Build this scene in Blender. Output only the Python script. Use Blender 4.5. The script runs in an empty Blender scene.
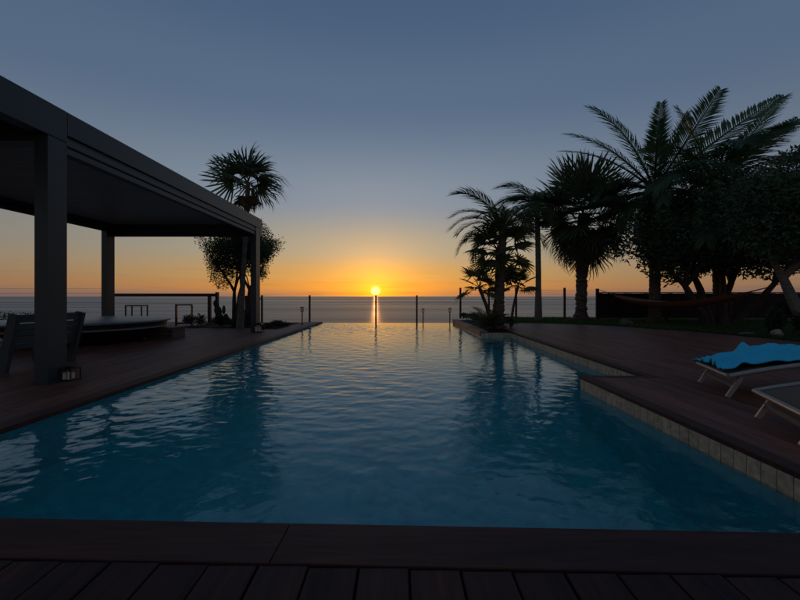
import bpy, math, random
import numpy as np
from mathutils import Vector, Matrix, Euler
R = math.radians
sc = bpy.context.scene
col = sc.collection

# ------------------------------------------------------------------ camera
cam = bpy.data.cameras.new('camera')
cam_o = bpy.data.objects.new('camera', cam); col.objects.link(cam_o); sc.camera = cam_o
cam_o.location = (0, 0, 1.1); cam_o.rotation_euler = (R(90), 0, 0)
cam.lens = 18; cam.sensor_width = 36; cam.shift_y = -.005; cam.clip_start = .05; cam.clip_end = 90000

# ------------------------------------------------------------------ sky
SUN_AZ, SUN_EL = R(-3.5), R(.75)            # azimuth from +Y, towards +X
sun_dir = Vector((math.sin(SUN_AZ)*math.cos(SUN_EL), math.cos(SUN_AZ)*math.cos(SUN_EL), math.sin(SUN_EL)))
def lin(r, g, b, a=1):
    f = lambda c: ((c/255+.055)/1.055)**2.4 if c > 10 else c/255/12.92
    return (f(r), f(g), f(b), a)
w = bpy.data.worlds.new('World'); sc.world = w; w.use_nodes = True
nt = w.node_tree; nt.nodes.clear()
def N(t, **k):
    n = nt.nodes.new(t)
    for a, b in k.items(): setattr(n, a, b)
    return n
def L(a, b): nt.links.new(a, b)
def M_(op, a, b=None, clamp=False):
    n = N('ShaderNodeMath', operation=op); n.use_clamp = clamp
    for i, v in enumerate((a, b)):
        if v is None: continue
        if isinstance(v, (int, float)): n.inputs[i].default_value = v
        else: L(v, n.inputs[i])
    return n.outputs[0]
out = N('ShaderNodeOutputWorld'); bg = N('ShaderNodeBackground'); L(bg.outputs[0], out.inputs[0])
sky = N('ShaderNodeTexSky', sky_type='NISHITA'); sky.sun_disc = False
sky.sun_elevation = R(1.2); sky.sun_rotation = SUN_AZ; sky.altitude = 60
sky.air_density = 1.0; sky.dust_density = 1.6; sky.ozone_density = 3.0
tc = N('ShaderNodeTexCoord'); nv = N('ShaderNodeVectorMath', operation='NORMALIZE'); L(tc.outputs['Generated'], nv.inputs[0])
sx = N('ShaderNodeSeparateXYZ'); L(nv.outputs[0], sx.inputs[0])
z = M_('MAXIMUM', sx.outputs[2], 0.0)
dt = N('ShaderNodeVectorMath', operation='DOT_PRODUCT'); L(nv.outputs[0], dt.inputs[0]); dt.inputs[1].default_value = sun_dir
ang = M_('ARCCOSINE', M_('MINIMUM', dt.outputs['Value'], .9999999))
# azimuth closeness to the sun: 1 towards it, 0 on the far side
az = M_('MULTIPLY', M_('ADD', dt.outputs['Value'], 1.0), .5)
azp = M_('POWER', az, 9.0)
def ramp(stops, inp):
    n = N('ShaderNodeValToRGB'); n.color_ramp.interpolation = 'EASE'
    e = n.color_ramp.elements
    while len(e) < len(stops): e.new(.5)
    for i, (p, c) in enumerate(stops): e[i].position = p; e[i].color = lin(*c)
    L(inp, n.inputs[0]); return n.outputs[0]
towards = ramp([(0, (152, 116, 100)), (.022, (206, 142, 74)), (.05, (200, 156, 92)), (.115, (172, 164, 140)), (.235, (136, 150, 164)), (.44, (95, 116, 142)), (.6, (75, 98, 126)), (1, (62, 83, 111))], z)
away = ramp([(0, (108, 96, 98)), (.03, (136, 112, 96)), (.08, (134, 124, 114)), (.235, (108, 118, 132)), (.44, (86, 105, 130)), (.6, (74, 95, 123)), (1, (62, 83, 111))], z)
mx = N('ShaderNodeMix', data_type='RGBA'); L(azp, mx.inputs[0]); L(away, mx.inputs[6]); L(towards, mx.inputs[7])
# scattering glow round the sun, flattened towards the horizon, and the disc itself
g1 = M_('EXPONENT', M_('MULTIPLY', ang, -7.0)); g1 = M_('MULTIPLY', g1, M_('EXPONENT', M_('MULTIPLY', z, -14.0)))
g2 = M_('EXPONENT', M_('MULTIPLY', ang, -22.0))
disc = N('ShaderNodeMapRange', interpolation_type='SMOOTHSTEP'); L(ang, disc.inputs[0])
for i, v in enumerate((.015, .002, 0, 1)): disc.inputs[i+1].default_value = v
def scl(colr, f):
    n = N('ShaderNodeVectorMath', operation='SCALE'); n.inputs[0].default_value = colr[:3]; L(f, n.inputs['Scale']); return n.outputs[0]
def addv(a, b):
    n = N('ShaderNodeVectorMath', operation='ADD'); L(a, n.inputs[0]); L(b, n.inputs[1]); return n.outputs[0]
def sclv(a, f):
    n = N('ShaderNodeVectorMath', operation='SCALE'); L(a, n.inputs[0])
    if isinstance(f, float): n.inputs['Scale'].default_value = f
    else: L(f, n.inputs['Scale'])
    return n.outputs[0]
# thin streaks of cloud low over the sea
mp = N('ShaderNodeMapping'); mp.inputs['Scale'].default_value = (5, 5, 95); L(nv.outputs[0], mp.inputs[0])
cn = N('ShaderNodeTexNoise'); cn.inputs['Scale'].default_value = 1.3; cn.inputs['Detail'].default_value = 5; L(mp.outputs[0], cn.inputs[0])
cr = N('ShaderNodeMapRange', interpolation_type='SMOOTHSTEP'); L(cn.outputs[0], cr.inputs[0])
for i, v in enumerate((.52, .72, 0, 1)): cr.inputs[i+1].default_value = v
cl = M_('MULTIPLY', cr.outputs[0], M_('MULTIPLY', M_('EXPONENT', M_('MULTIPLY', z, -26.0)), .22))
tot = addv(addv(mx.outputs[2], scl((1.0, .33, .0), g1)), scl((1.35, .6, .06), g2))
tint = N('ShaderNodeMix', data_type='RGBA'); L(M_('MULTIPLY', g1, 1.3, True), tint.inputs[0]); tint.inputs[6].default_value = (1, 1, 1, 1); tint.inputs[7].default_value = (1, .86, .22, 1)
tm = N('ShaderNodeVectorMath', operation='MULTIPLY'); L(tot, tm.inputs[0]); L(tint.outputs[2], tm.inputs[1]); tot = tm.outputs[0]
tot = addv(sclv(tot, M_('SUBTRACT', 1.0, cl)), scl((1.6, 1.2, .6), disc.outputs[0]))
nis = sclv(sky.outputs[0], .02)
L(addv(sclv(tot, .88), nis), bg.inputs[0]); bg.inputs[1].default_value = 1.0

# ------------------------------------------------------------------ sun, on the horizon
sl = bpy.data.lights.new('sun', 'SUN'); sl.energy = .1; sl.angle = R(.6); sl.color = (1, .42, .12)
so = bpy.data.objects.new('sun', sl); col.objects.link(so)
so.rotation_euler = (-sun_dir).to_track_quat('-Z', 'Y').to_euler(); so.location = (0, 0, 30)

# ------------------------------------------------------------------ render settings
sc.render.engine = 'CYCLES'
sc.view_settings.view_transform = 'Standard'; sc.view_settings.look = 'None'
sc.view_settings.exposure = 0.0; sc.view_settings.gamma = 1
cy = sc.cycles
cy.use_denoising = True; cy.max_bounces = 10; cy.transparent_max_bounces = 8; cy.diffuse_bounces = 3
cy.glossy_bounces = 4; cy.transmission_bounces = 8; cy.sample_clamp_indirect = 4; cy.sample_clamp_direct = 6
cy.caustics_refractive = True; cy.caustics_reflective = False; cy.blur_glossy = .5

# ------------------------------------------------------------------ materials
MATS = {}
def mat(name, base, rough=.6, spec=.3, vary=.0, grain=None, bump=0, bscale=20, metal=0, trans=0, rnd=0., base2=None):
    m = bpy.data.materials.new(name); m.use_nodes = True; t = m.node_tree; n = t.nodes; b = n['Principled BSDF']
    b.inputs['Roughness'].default_value = rough; b.inputs['Metallic'].default_value = metal
    b.inputs['Specular IOR Level'].default_value = spec
    c4 = (*base, 1)
    co = n.new('ShaderNodeTexCoord'); mpg = n.new('ShaderNodeMapping'); t.links.new(co.outputs['Object'], mpg.inputs[0])
    if grain: mpg.inputs['Scale'].default_value = grain
    no = n.new('ShaderNodeTexNoise'); no.inputs['Scale'].default_value = bscale; no.inputs['Detail'].default_value = 6
    oi = n.new('ShaderNodeObjectInfo')
    ad = n.new('ShaderNodeVectorMath'); ad.operation = 'ADD'; t.links.new(mpg.outputs[0], ad.inputs[0])
    sc1 = n.new('ShaderNodeVectorMath'); sc1.operation = 'SCALE'; sc1.inputs[0].default_value = (31, 17, 23); t.links.new(oi.outputs['Random'], sc1.inputs['Scale'])
    t.links.new(sc1.outputs[0], ad.inputs[1]); t.links.new(ad.outputs[0], no.inputs[0])
    rr = n.new('ShaderNodeMapRange'); t.links.new(no.outputs[0], rr.inputs[0])
    rr.inputs[1].default_value = .3; rr.inputs[2].default_value = .7; rr.inputs[3].default_value = 1-vary; rr.inputs[4].default_value = 1+vary
    r2 = n.new('ShaderNodeMapRange'); t.links.new(oi.outputs['Random'], r2.inputs[0]); r2.inputs[3].default_value = 1-rnd; r2.inputs[4].default_value = 1+rnd
    mu = n.new('ShaderNodeMath'); mu.operation = 'MULTIPLY'; t.links.new(rr.outputs[0], mu.inputs[0]); t.links.new(r2.outputs[0], mu.inputs[1])
    sv = n.new('ShaderNodeVectorMath'); sv.operation = 'SCALE'; t.links.new(mu.outputs[0], sv.inputs['Scale'])
    if base2:
        mm = n.new('ShaderNodeMix'); mm.data_type = 'RGBA'; mm.inputs[6].default_value = c4; mm.inputs[7].default_value = (*base2, 1)
        n2 = n.new('ShaderNodeTexNoise'); n2.inputs['Scale'].default_value = bscale*.23; n2.inputs['Detail'].default_value = 4; t.links.new(ad.outputs[0], n2.inputs[0])
        r3 = n.new('ShaderNodeMapRange'); r3.inputs[1].default_value = .38; r3.inputs[2].default_value = .66; t.links.new(n2.outputs[0], r3.inputs[0])
        t.links.new(r3.outputs[0], mm.inputs[0]); t.links.new(mm.outputs[2], sv.inputs[0])
    else: sv.inputs[0].default_value = base
    t.links.new(sv.outputs[0], b.inputs['Base Color'])
    if bump:
        bp = n.new('ShaderNodeBump'); bp.inputs['Strength'].default_value = bump; bp.inputs['Distance'].default_value = .01
        t.links.new(no.outputs[0], bp.inputs['Height']); t.links.new(bp.outputs[0], b.inputs['Normal'])
    if trans:
        tr = n.new('ShaderNodeBsdfTranslucent'); ms = n.new('ShaderNodeMixShader'); ms.inputs[0].default_value = trans
        t.links.new(sv.outputs[0], tr.inputs[0]); t.links.new(b.outputs[0], ms.inputs[1]); t.links.new(tr.outputs[0], ms.inputs[2])
        t.links.new(ms.outputs[0], n['Material Output'].inputs[0])
    MATS[name] = m; return m
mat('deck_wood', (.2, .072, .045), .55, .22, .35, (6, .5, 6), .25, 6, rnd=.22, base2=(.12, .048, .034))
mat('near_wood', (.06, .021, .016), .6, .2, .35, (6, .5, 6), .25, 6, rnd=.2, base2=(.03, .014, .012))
mat('coping_wood', (.07, .026, .019), .6, .2, .3, (.5, 6, 6), .05, 6, rnd=.12, base2=(.05, .022, .018))
mat('anthracite', (.027, .037, .042), .42, .45, .1, None, .05, 30, rnd=.04)
mat('louvre_paint', (.52, .5, .45), .5, .35, .1, None, .03, 20, rnd=.08)
mat('track_paint', (.075, .085, .085), .5, .35, .1)
mat('dark_joint', (.01, .01, .01), .9)
mat('black_metal', (.015, .016, .018), .4, .4, .1)
mat('fence_metal', (.035, .028, .026), .5, .4, .2)
mat('steel_cable', (.18, .18, .18), .35, .5, metal=.8)
mat('alu', (.36, .31, .26), .38, .5, .08, metal=.25)
mat('sling', (.17, .12, .09), .95, .08, .15, (1, 1, 1), .2, 120)
mat('towel', (.07, .58, .8), .95, .1, .18, None, .5, 160)
mat('chair_wood', (.05, .058, .06), .6, .3, .2, (8, 1, 1), .2, 8, rnd=.1)
mat('rail_wood', (.07, .032, .02), .55, .3, .3, (1, 8, 8), .2, 6)
mat('tub_top', (.17, .19, .19), .4, .4, .25, None, .05, 6)
mat('tub_dark', (.02, .022, .025), .5, .3, .1)
mat('tub_shell', (.22, .22, .23), .45, .4, .15)
mat('step_wood', (.09, .06, .045), .6, .3, .3, (1, 8, 8), .2, 6, rnd=.15)
mat('tile', (.5, .38, .25), .5, .3, .3, None, .1, 22, rnd=.14)
mat('grout', (.10, .095, .085), .9, .2, .2)
mat('planter_stone', (.24, .13, .08), .6, .3, .3, None, .3, 14, rnd=.1)
mat('soil', (.018, .013, .009), .95, .1, .4, None, .6, 12)
mat('lawn_soil', (.018, .024, .008), .95, .1, .3, None, .6, 20)
mat('grass', (.06, .12, .022), .7, .2, .3, None, 0, 3, trans=.3)
mat('hill', (.045, .05, .03), .95, .1, .4, None, .3, .2, base2=(.06, .05, .035))
mat('rock', (.13, .115, .095), .85, .2, .35, None, .8, 9)
mat('pale_stone', (.3, .24, .17), .8, .2, .35, None, .7, 12)
mat('candle', (.62, .56, .4), .5, .3, .12)
mat('fence_wood', (.028, .014, .01), .7, .2, .35, (1, 1, 9), .2, 5, rnd=.25)
mat('hammock', (.34, .15, .11), .9, .1, .25, None, .4, 60)
mat('rope', (.16, .1, .07), .9, .1, .2)
mat('palm_leaf', (.07, .12, .045), .5, .35, .3, None, 0, 2.5, trans=.38, rnd=.3)
mat('fan_leaf', (.09, .12, .06), .5, .35, .3, None, 0, 2.5, trans=.36, rnd=.3)
mat('lit_warm_leaf', (.1, .12, .04), .5, .35, .3, None, 0, 2.5, trans=.42, rnd=.3)  # yellow-green of the planter palms, their lit look put into the colour
mat('pale_leaf', (.11, .12, .04), .55, .3, .3, None, 0, 2.5, trans=.3, rnd=.25)
mat('dead_leaf', (.13, .085, .045), .8, .2, .3, None, 0, 2.5, trans=.2, rnd=.25)
mat('olive_leaf', (.075, .115, .045), .6, .3, .4, None, 0, 2.0, trans=.25)
mat('ficus_leaf', (.072, .115, .055), .55, .3, .45, None, 0, 1.2, trans=.22)
mat('shrub_leaf', (.035, .05, .022), .6, .3, .4, None, 0, 3, trans=.2)
mat('palm_bark', (.12, .085, .06), .9, .15, .4, (1, 1, 4), .9, 6)
mat('smooth_bark', (.17, .14, .115), .85, .15, .3, (1, 1, 3), .5, 6)
mat('tree_bark', (.075, .052, .038), .9, .15, .4, (2, 2, .6), .9, 8)
mat('cactus', (.04, .06, .035), .7, .2, .2)
mat('basin', (.05, .37, .47), .5, .3, .08, None, 0, 2)

def node_mat(name):
    m = bpy.data.materials.new(name); m.use_nodes = True; MATS[name] = m
    return m, m.node_tree, m.node_tree.nodes
# pool tiles: small glass mosaic
m, t, n = node_mat('pool_mosaic'); b = n['Principled BSDF']; b.inputs['Roughness'].default_value = .4
co = n.new('ShaderNodeTexCoord'); br = n.new('ShaderNodeTexVoronoi'); br.inputs['Scale'].default_value = 16; t.links.new(co.outputs['Object'], br.inputs[0])
br.distance = 'CHEBYCHEV'; br.inputs['Randomness'].default_value = .15
no = n.new('ShaderNodeTexNoise'); no.inputs['Scale'].default_value = .7; no.inputs['Detail'].default_value = 3; t.links.new(co.outputs['Object'], no.inputs[0])
mxx = n.new('ShaderNodeMix'); mxx.data_type = 'RGBA'; mxx.inputs[6].default_value = (.011, .36, .415, 1); mxx.inputs[7].default_value = (.018, .46, .49, 1)
t.links.new(no.outputs[0], mxx.inputs[0])
hs = n.new('ShaderNodeSeparateColor'); t.links.new(br.outputs['Color'], hs.inputs[0])
rr = n.new('ShaderNodeMapRange'); t.links.new(hs.outputs[0], rr.inputs[0]); rr.inputs[3].default_value = .85; rr.inputs[4].default_value = 1.12
sv = n.new('ShaderNodeVectorMath'); sv.operation = 'SCALE'; t.links.new(mxx.outputs[2], sv.inputs[0]); t.links.new(rr.outputs[0], sv.inputs['Scale'])
t.links.new(sv.outputs[0], b.inputs['Base Color'])
# water of the pool
m, t, n = node_mat('pool_water'); n.remove(n['Principled BSDF'])
gl = n.new('ShaderNodeBsdfGlass'); gl.inputs['IOR'].default_value = 1.333; gl.inputs['Roughness'].default_value = .015; gl.inputs['Color'].default_value = (.93, .98, 1, 1)
co = n.new('ShaderNodeTexCoord'); no = n.new('ShaderNodeTexNoise'); no.inputs['Scale'].default_value = 8; no.inputs['Detail'].default_value = 4
t.links.new(co.outputs['Object'], no.inputs[0]); bp = n.new('ShaderNodeBump'); bp.inputs['Strength'].default_value = .2; bp.inputs['Distance'].default_value = .02
t.links.new(no.outputs[0], bp.inputs['Height']); t.links.new(bp.outputs[0], gl.inputs['Normal']); t.links.new(gl.outputs[0], n['Material Output'].inputs[0])
# open sea
m, t, n = node_mat('sea_water'); b = n['Principled BSDF']; b.inputs['Base Color'].default_value = (.03, .055, .075, 1)
b.inputs['Roughness'].default_value = .28; b.inputs['IOR'].default_value = 1.333
co = n.new('ShaderNodeTexCoord'); mpg = n.new('ShaderNodeMapping'); mpg.inputs['Scale'].default_value = (.012, .03, 1); t.links.new(co.outputs['Object'], mpg.inputs[0])
no = n.new('ShaderNodeTexNoise'); no.inputs['Scale'].default_value = 1; no.inputs['Detail'].default_value = 8; no.inputs['Roughness'].default_value = .65; t.links.new(mpg.outputs[0], no.inputs[0])
mp2 = n.new('ShaderNodeMapping'); mp2.inputs['Scale'].default_value = (.00025, .0006, 1); t.links.new(co.outputs['Object'], mp2.inputs[0])
n2 = n.new('ShaderNodeTexNoise'); n2.inputs['Scale'].default_value = 1; n2.inputs['Detail'].default_value = 3; t.links.new(mp2.outputs[0], n2.inputs[0])
r4 = n.new('ShaderNodeMapRange'); r4.inputs[1].default_value = .35; r4.inputs[2].default_value = .65; r4.inputs[3].default_value = .27; r4.inputs[4].default_value = .4
t.links.new(n2.outputs[0], r4.inputs[0]); t.links.new(r4.outputs[0], b.inputs['Roughness'])
bp = n.new('ShaderNodeBump'); bp.inputs['Strength'].default_value = .22; bp.inputs['Distance'].default_value = 5
t.links.new(no.outputs[0], bp.inputs['Height']); t.links.new(bp.outputs[0], b.inputs['Normal'])
# pale lantern glass
m, t, n = node_mat('lantern_glass'); b = n['Principled BSDF']; b.inputs['Base Color'].default_value = (.75, .75, .7, 1); b.inputs['Roughness'].default_value = .15
b.inputs['Transmission Weight'].default_value = .7; b.inputs['IOR'].default_value = 1.1

# ------------------------------------------------------------------ mesh helpers
class MB:
    def __init__(s): s.v = []; s.f = []; s.smooth = False
    def box(s, x0, x1, y0, y1, z0, z1, b=0.0):
        if b <= 0:
            o = len(s.v); s.v += [(x, y, zz) for zz in (z0, z1) for x, y in ((x0, y0), (x1, y0), (x1, y1), (x0, y1))]
            s.f += [tuple(o+i for i in q) for q in ((3, 2, 1, 0), (4, 5, 6, 7), (0, 1, 5, 4), (1, 2, 6, 5), (2, 3, 7, 6), (3, 0, 4, 7))]
        else:                                   # chamfered top and bottom edges and corners
            o = len(s.v)
            def ring(i, zz):
                a0, a1, c0, c1 = x0+i, x1-i, y0+i, y1-i
                return [(a0, c0, zz), (a1, c0, zz), (a1, c1, zz), (a0, c1, zz)]
            s.v += ring(b, z0)+ring(0, z0+b)+ring(0, z1-b)+ring(b, z1)
            s.f.append((o+3, o+2, o+1, o)); s.f.append((o+12, o+13, o+14, o+15))
            for r in range(3):
                for i in range(4):
                    j = (i+1) % 4; s.f.append((o+4*r+i, o+4*r+j, o+4*r+4+j, o+4*r+4+i))
        return s
    def tube(s, pts, rad, k=8, cap=True):
        pts = [Vector(p) for p in pts]; n = len(pts)
        if not hasattr(rad, '__len__'): rad = [rad]*n
        o = len(s.v); up = None
        for i, p in enumerate(pts):
            d = (pts[min(i+1, n-1)]-pts[max(i-1, 0)]).normalized()
            if up is None:
                up = Vector((0, 0, 1)) if abs(d.z) < .9 else Vector((1, 0, 0))
            a = d.cross(up).normalized(); bb = a.cross(d).normalized(); up = bb
            for j in range(k):
                th = 2*math.pi*j/k; s.v.append(tuple(p+(a*math.cos(th)+bb*math.sin(th))*rad[i]))
        for i in range(n-1):
            for j in range(k):
                q = (j+1) % k; s.f.append((o+i*k+j, o+i*k+q, o+(i+1)*k+q, o+(i+1)*k+j))
        if cap:
            s.f.append(tuple(o+j for j in reversed(range(k)))); s.f.append(tuple(o+(n-1)*k+j for j in range(k)))
        return s
    def bar(s, a, c, wd, ht, side=None):        # rectangular bar from a to c
        a = Vector(a); c = Vector(c); d = (c-a).normalized()
        sd = Vector(side) if side else (Vector((0, 0, 1)).cross(d) if abs(d.z) < .95 else Vector((1, 0, 0)))
        sd = (sd-d*sd.dot(d)).normalized(); u = d.cross(sd)
        o = len(s.v)
        for p in (a, c):
            for q, r in ((-1, -1), (1, -1), (1, 1), (-1, 1)): s.v.append(tuple(p+sd*q*wd/2+u*r*ht/2))
        s.f += [tuple(o+i for i in q) for q in ((3, 2, 1, 0), (4, 5, 6, 7), (0, 1, 5, 4), (1, 2, 6, 5), (2, 3, 7, 6), (3, 0, 4, 7))]
        return s
    def lathe(s, prof, cx, cy, k=48):
        o = len(s.v)
        for r, zz in prof:
            for j in range(k): th = 2*math.pi*j/k; s.v.append((cx+r*math.cos(th), cy+r*math.sin(th), zz))
        for i in range(len(prof)-1):
            for j in range(k): q = (j+1) % k; s.f.append((o+i*k+j, o+i*k+q, o+(i+1)*k+q, o+(i+1)*k+j))
        s.f.append(tuple(o+j for j in reversed(range(k)))); s.f.append(tuple(o+(len(prof)-1)*k+j for j in range(k)))
        return s
    def mesh(s, name, material, smooth=None):
        me = bpy.data.meshes.new(name); me.from_pydata([tuple(p) for p in s.v], [], s.f)
        me.materials.append(MATS[material])
        if smooth if smooth is not None else s.smooth:
            me.polygons.foreach_set('use_smooth', [True]*len(me.polygons))
            me.update()
            try: me.set_sharp_from_angle(angle=R(40))
            except Exception: pass
        me.update(); return me
    def build(s, name, material, parent=None, smooth=None):
        return link(name, s.mesh(name, material, smooth), parent)
def link(name, me, parent=None, loc=None, rot=None, scale=None):
    o = bpy.data.objects.new(name, me); col.objects.link(o)
    if parent is not None: o.parent = parent
    if loc is not None: o.location = loc
    if rot is not None: o.rotation_euler = rot
    if scale is not None: o.scale = scale if hasattr(scale, '__len__') else (scale,)*3
    return o
def tag(o, label=None, cat=None, group=None, kind=None):
    if label: o['label'] = label
    if cat: o['category'] = cat
    if group: o['group'] = group
    if kind: o['kind'] = kind
    return o
def thing(name, label, cat, loc=(0, 0, 0), rz=0, group=None):
    o = bpy.data.objects.new(name, None); col.objects.link(o); o.empty_display_size = .2
    o.location = loc; o.rotation_euler = (0, 0, rz); return tag(o, label, cat, group)
rnd = random.Random(7)

# ------------------------------------------------------------------ setting: sea, hillside, pool
XL, XR, XN = -3.16, 2.92, 2.15              # pool sides: left, right inner, notch / planter
YF, YN, YP = 16.3, 4.75, 10.6               # far lip, notch end, planter front
ZL, ZR = .05, .15                           # deck levels, water is at 0
def near_y(x): return 1.815-.0325*x         # the near coping is a little out of square
SEA = -62
o = MB(); o.v = [(-60000, 120, SEA), (60000, 120, SEA), (60000, 60000, SEA), (-60000, 60000, SEA)]; o.f = [(0, 1, 2, 3)]
tag(o.build('sea', 'sea_water'), kind='structure')
hb = MB(); ny = 24; nx = 40
for j in range(ny+1):
    for i in range(nx+1):
        u = j/ny; x = -140+280*i/nx; y = -40+u*200
        d = max(0, y-18.3-.6*math.sin(x*.2)); dl = max(0, -x-13.5); dr = max(0, x-22)
        zz = -.9-d*.62-dl*.12-dr*.1+.5*math.sin(x*.31+y*.17)*min(1, d/8)
        if y < 18.4 and -13.5 < x < 22: zz = -1.9
        hb.v.append((x, y, max(zz, SEA-3)))
for j in range(ny):
    for i in range(nx):
        a = j*(nx+1)+i; hb.f.append((a, a+1, a+nx+2, a+nx+1))
tag(hb.build('hillside', 'hill', smooth=True), kind='structure')

# pool basin: floor and walls
bz = -1.35
poly = [(XL, near_y(XL)), (XN, near_y(XN)), (XN, YN), (XR, YN), (XR, YP), (XN, YP), (XN, YF), (XL, YF)]
pb = MB()
for x, y in poly: pb.v.append((x, y, bz))
for k, (x, y) in enumerate(poly): pb.v.append((x, y, -.012 if k in (6, 7) else .02))
pb.f.append(tuple(range(8)))
for i in range(8):
    j = (i+1) % 8
    if i == 6: continue
    pb.f.append((j, i, 8+i, 8+j))
pb.f.append((7, 6, 14, 15))
basin = tag(pb.build('pool_basin', 'pool_mosaic'), kind='structure')
# far lip that the water brims over, with its catch gutter
lp = MB(); lp.box(XL-.3, XN+.05, YF+.002, YF+.22, -1.2, -.006, .01); lp.build('overflow_lip', 'planter_stone', basin)
gt = MB(); gt.box(XL-.3, XN+.05, YF+.222, YF+.9, -1.2, -.75); gt.box(XL-.3, XN+.05, YF+.902, YF+1.3, -1.2, -.42); gt.build('gutter', 'planter_stone', basin)

# water surface: a real, finely rippled sheet
def water(name, x0, x1, y0f, y1, step, parent=None):
    rs = np.random.RandomState(4)
    nx = int((x1-x0)/step); ny = int((y1-1.7)/step)
    gx = np.linspace(0, 1, nx+1); gy = np.linspace(0, 1, ny+1)
    X = x0+(x1-x0)*gx[None, :]*np.ones((ny+1, 1))
    Y0 = np.array([y0f(x) for x in X[0]])[None, :]
    Y = Y0+(y1-Y0)*gy[:, None]
    Z = np.zeros_like(X)
    sl2 = 0.0
    wx = X+.12*np.sin(.9*Y+.4*X)+.08*np.sin(1.7*X-.6*Y); wy = Y+.12*np.sin(.8*X+.5*Y)+.07*np.sin(1.3*Y-1.1*X)
    for k in range(64):
        lam = .068*(.42/.068)**rs.rand(); th = rs.normal(1.1, 1.2); ph = rs.rand()*6.28
        kk = 6.2832/lam; sl2 += (lam**1.0*kk)**2/2; Z += (lam**1.0)*np.sin(kk*(wx*math.cos(th)+wy*math.sin(th))+ph)
    Z *= .056/math.sqrt(sl2)
    amp = .75+.5*np.sin(.55*X+.4*Y+1)*np.sin(.33*Y-.7)
    Z *= amp*(.5+.5*np.clip((Y-2)/6, 0, 1))
    V = np.stack([X, Y, Z], -1).reshape(-1, 3)
    idx = np.arange((nx+1)*(ny+1)).reshape(ny+1, nx+1)
    # keep only what lies inside the pool outline
    cx = (X[:-1, :-1]+X[1:, 1:])/2; cyy = (Y[:-1, :-1]+Y[1:, 1:])/2
    keep = (cx < XN) | ((cyy > YN) & (cyy < YP))
    F = np.stack([idx[:-1, :-1], idx[:-1, 1:], idx[1:, 1:], idx[1:, :-1]], -1)[keep]
    me = bpy.data.meshes.new(name); me.from_pydata(V.tolist(), [], F.tolist()); me.materials.append(MATS['pool_water'])
    me.polygons.foreach_set('use_smooth', [True]*len(me.polygons)); me.update()
    return link(name, me, parent)
tag(water('pool_water', XL, XR, near_y, YF+.06, .018), kind='structure')

# tiles under the raised deck: one row of beige tiles on a grout bed
def tile_row(parent, p0, p1, nrm, n, z0, z1, name='tile'):
    p0 = Vector(p0); p1 = Vector(p1); ln = (p1-p0).length; d = (p1-p0)/ln; s = ln/n
    me = MB().box(-s/2+.003, s/2-.003, -.008, .004, z0, z1, .0025).mesh('tile', 'tile')
    rz = math.atan2(d.y, d.x)
    for i in range(n):
        p = p0+d*(s*(i+.5)); t_ = link(name, me, parent, (p.x+nrm[0]*rnd.uniform(.004, .006), p.y+nrm[1]*.005, rnd.uniform(-.0012, .0012)), (0, 0, rz+rnd.uniform(-.004, .004)))
gb = MB(); gb.box(XN+.001, XN+.2, near_y(XN), YN-.001, -.3, .118); gb.box(XR+.001, XR+.2, YN-.2, YP, -.3, .118)
gb.box(XN+.001, XR+.2, YN-.2, YN-.002, -.3, .117); gb.box(XN+.001, XR+.2, YP+.001, YP+.2, -.3, .117)
wall_bed = tag(gb.build('pool_edge_wall', 'grout'), kind='structure')
tile_row(wall_bed, (XN, 1.78, 0), (XN, YN, 0), (-1, 0), 30, -.05, .114)
tile_row(wall_bed, (XR, YN, 0), (XR, YP, 0), (-1, 0), 58, -.05, .114)
tile_row(wall_bed, (XN, YP, 0), (XR, YP, 0), (0, -1), 8, -.05, .114)

# ------------------------------------------------------------------ decks, plank by plank
def plank_mesh(wd, ln, th, matn, along='y'):
    b = MB()
    if along == 'y': b.box(-wd/2, wd/2, 0, ln, -th, 0, .004)
    else: b.box(0, ln, -wd/2, wd/2, -th, 0, .004)
    return b.mesh('plank', matn)
def deck(parent, x0, x1, ya, yb, z, pitch, matn, gap=.006, seg=3.6):
    x = x0; cache = {}
    while x < x1-.02:
        wd = min(pitch, x1-x)-gap; c = x+gap/2+wd/2; y = ya(c); ye = yb(c); first = True
        while y < ye-.02:
            ln = min(seg if not first else seg*rnd.choice((.35, .6, .85, 1)), ye-y); first = False
            if ye-(y+ln) < .35: ln = ye-y
            key = (round(wd, 3), round(ln, 2))
            if key not in cache: cache[key] = plank_mesh(wd, max(ln-.004, .01), .028, matn)
            link('plank', cache[key], parent, (c, y, z+rnd.uniform(-.0012, .0012)), (0, rnd.uniform(-.004, .004), rnd.uniform(-.0006, .0006)))
            y += ln
        x += pitch
# left terrace
lb = MB(); lb.box(-12.6, XL-.001, -1.2, 16.28, -1.5, ZL-.034); left_deck = tag(lb.build('left_terrace', 'dark_joint'), kind='structure')
deck(left_deck, -12.6, XL-.14, lambda x: -1.2, lambda x: 16.28 if x < -7.2 else (13.0 if x < -4.75 else (16.28 if x > -3.9 else 12.6)), ZL, .145, 'deck_wood')
for a, b_ in ((-1.2, 3.1), (3.1, 7.2), (7.2, 11.6), (11.6, 16.28)):
    MB().box(XL-.136, XL+.012, a+.002, b_-.002, ZL-.045, ZL+.002, .004).build('edge_board', 'coping_wood', left_deck)
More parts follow.
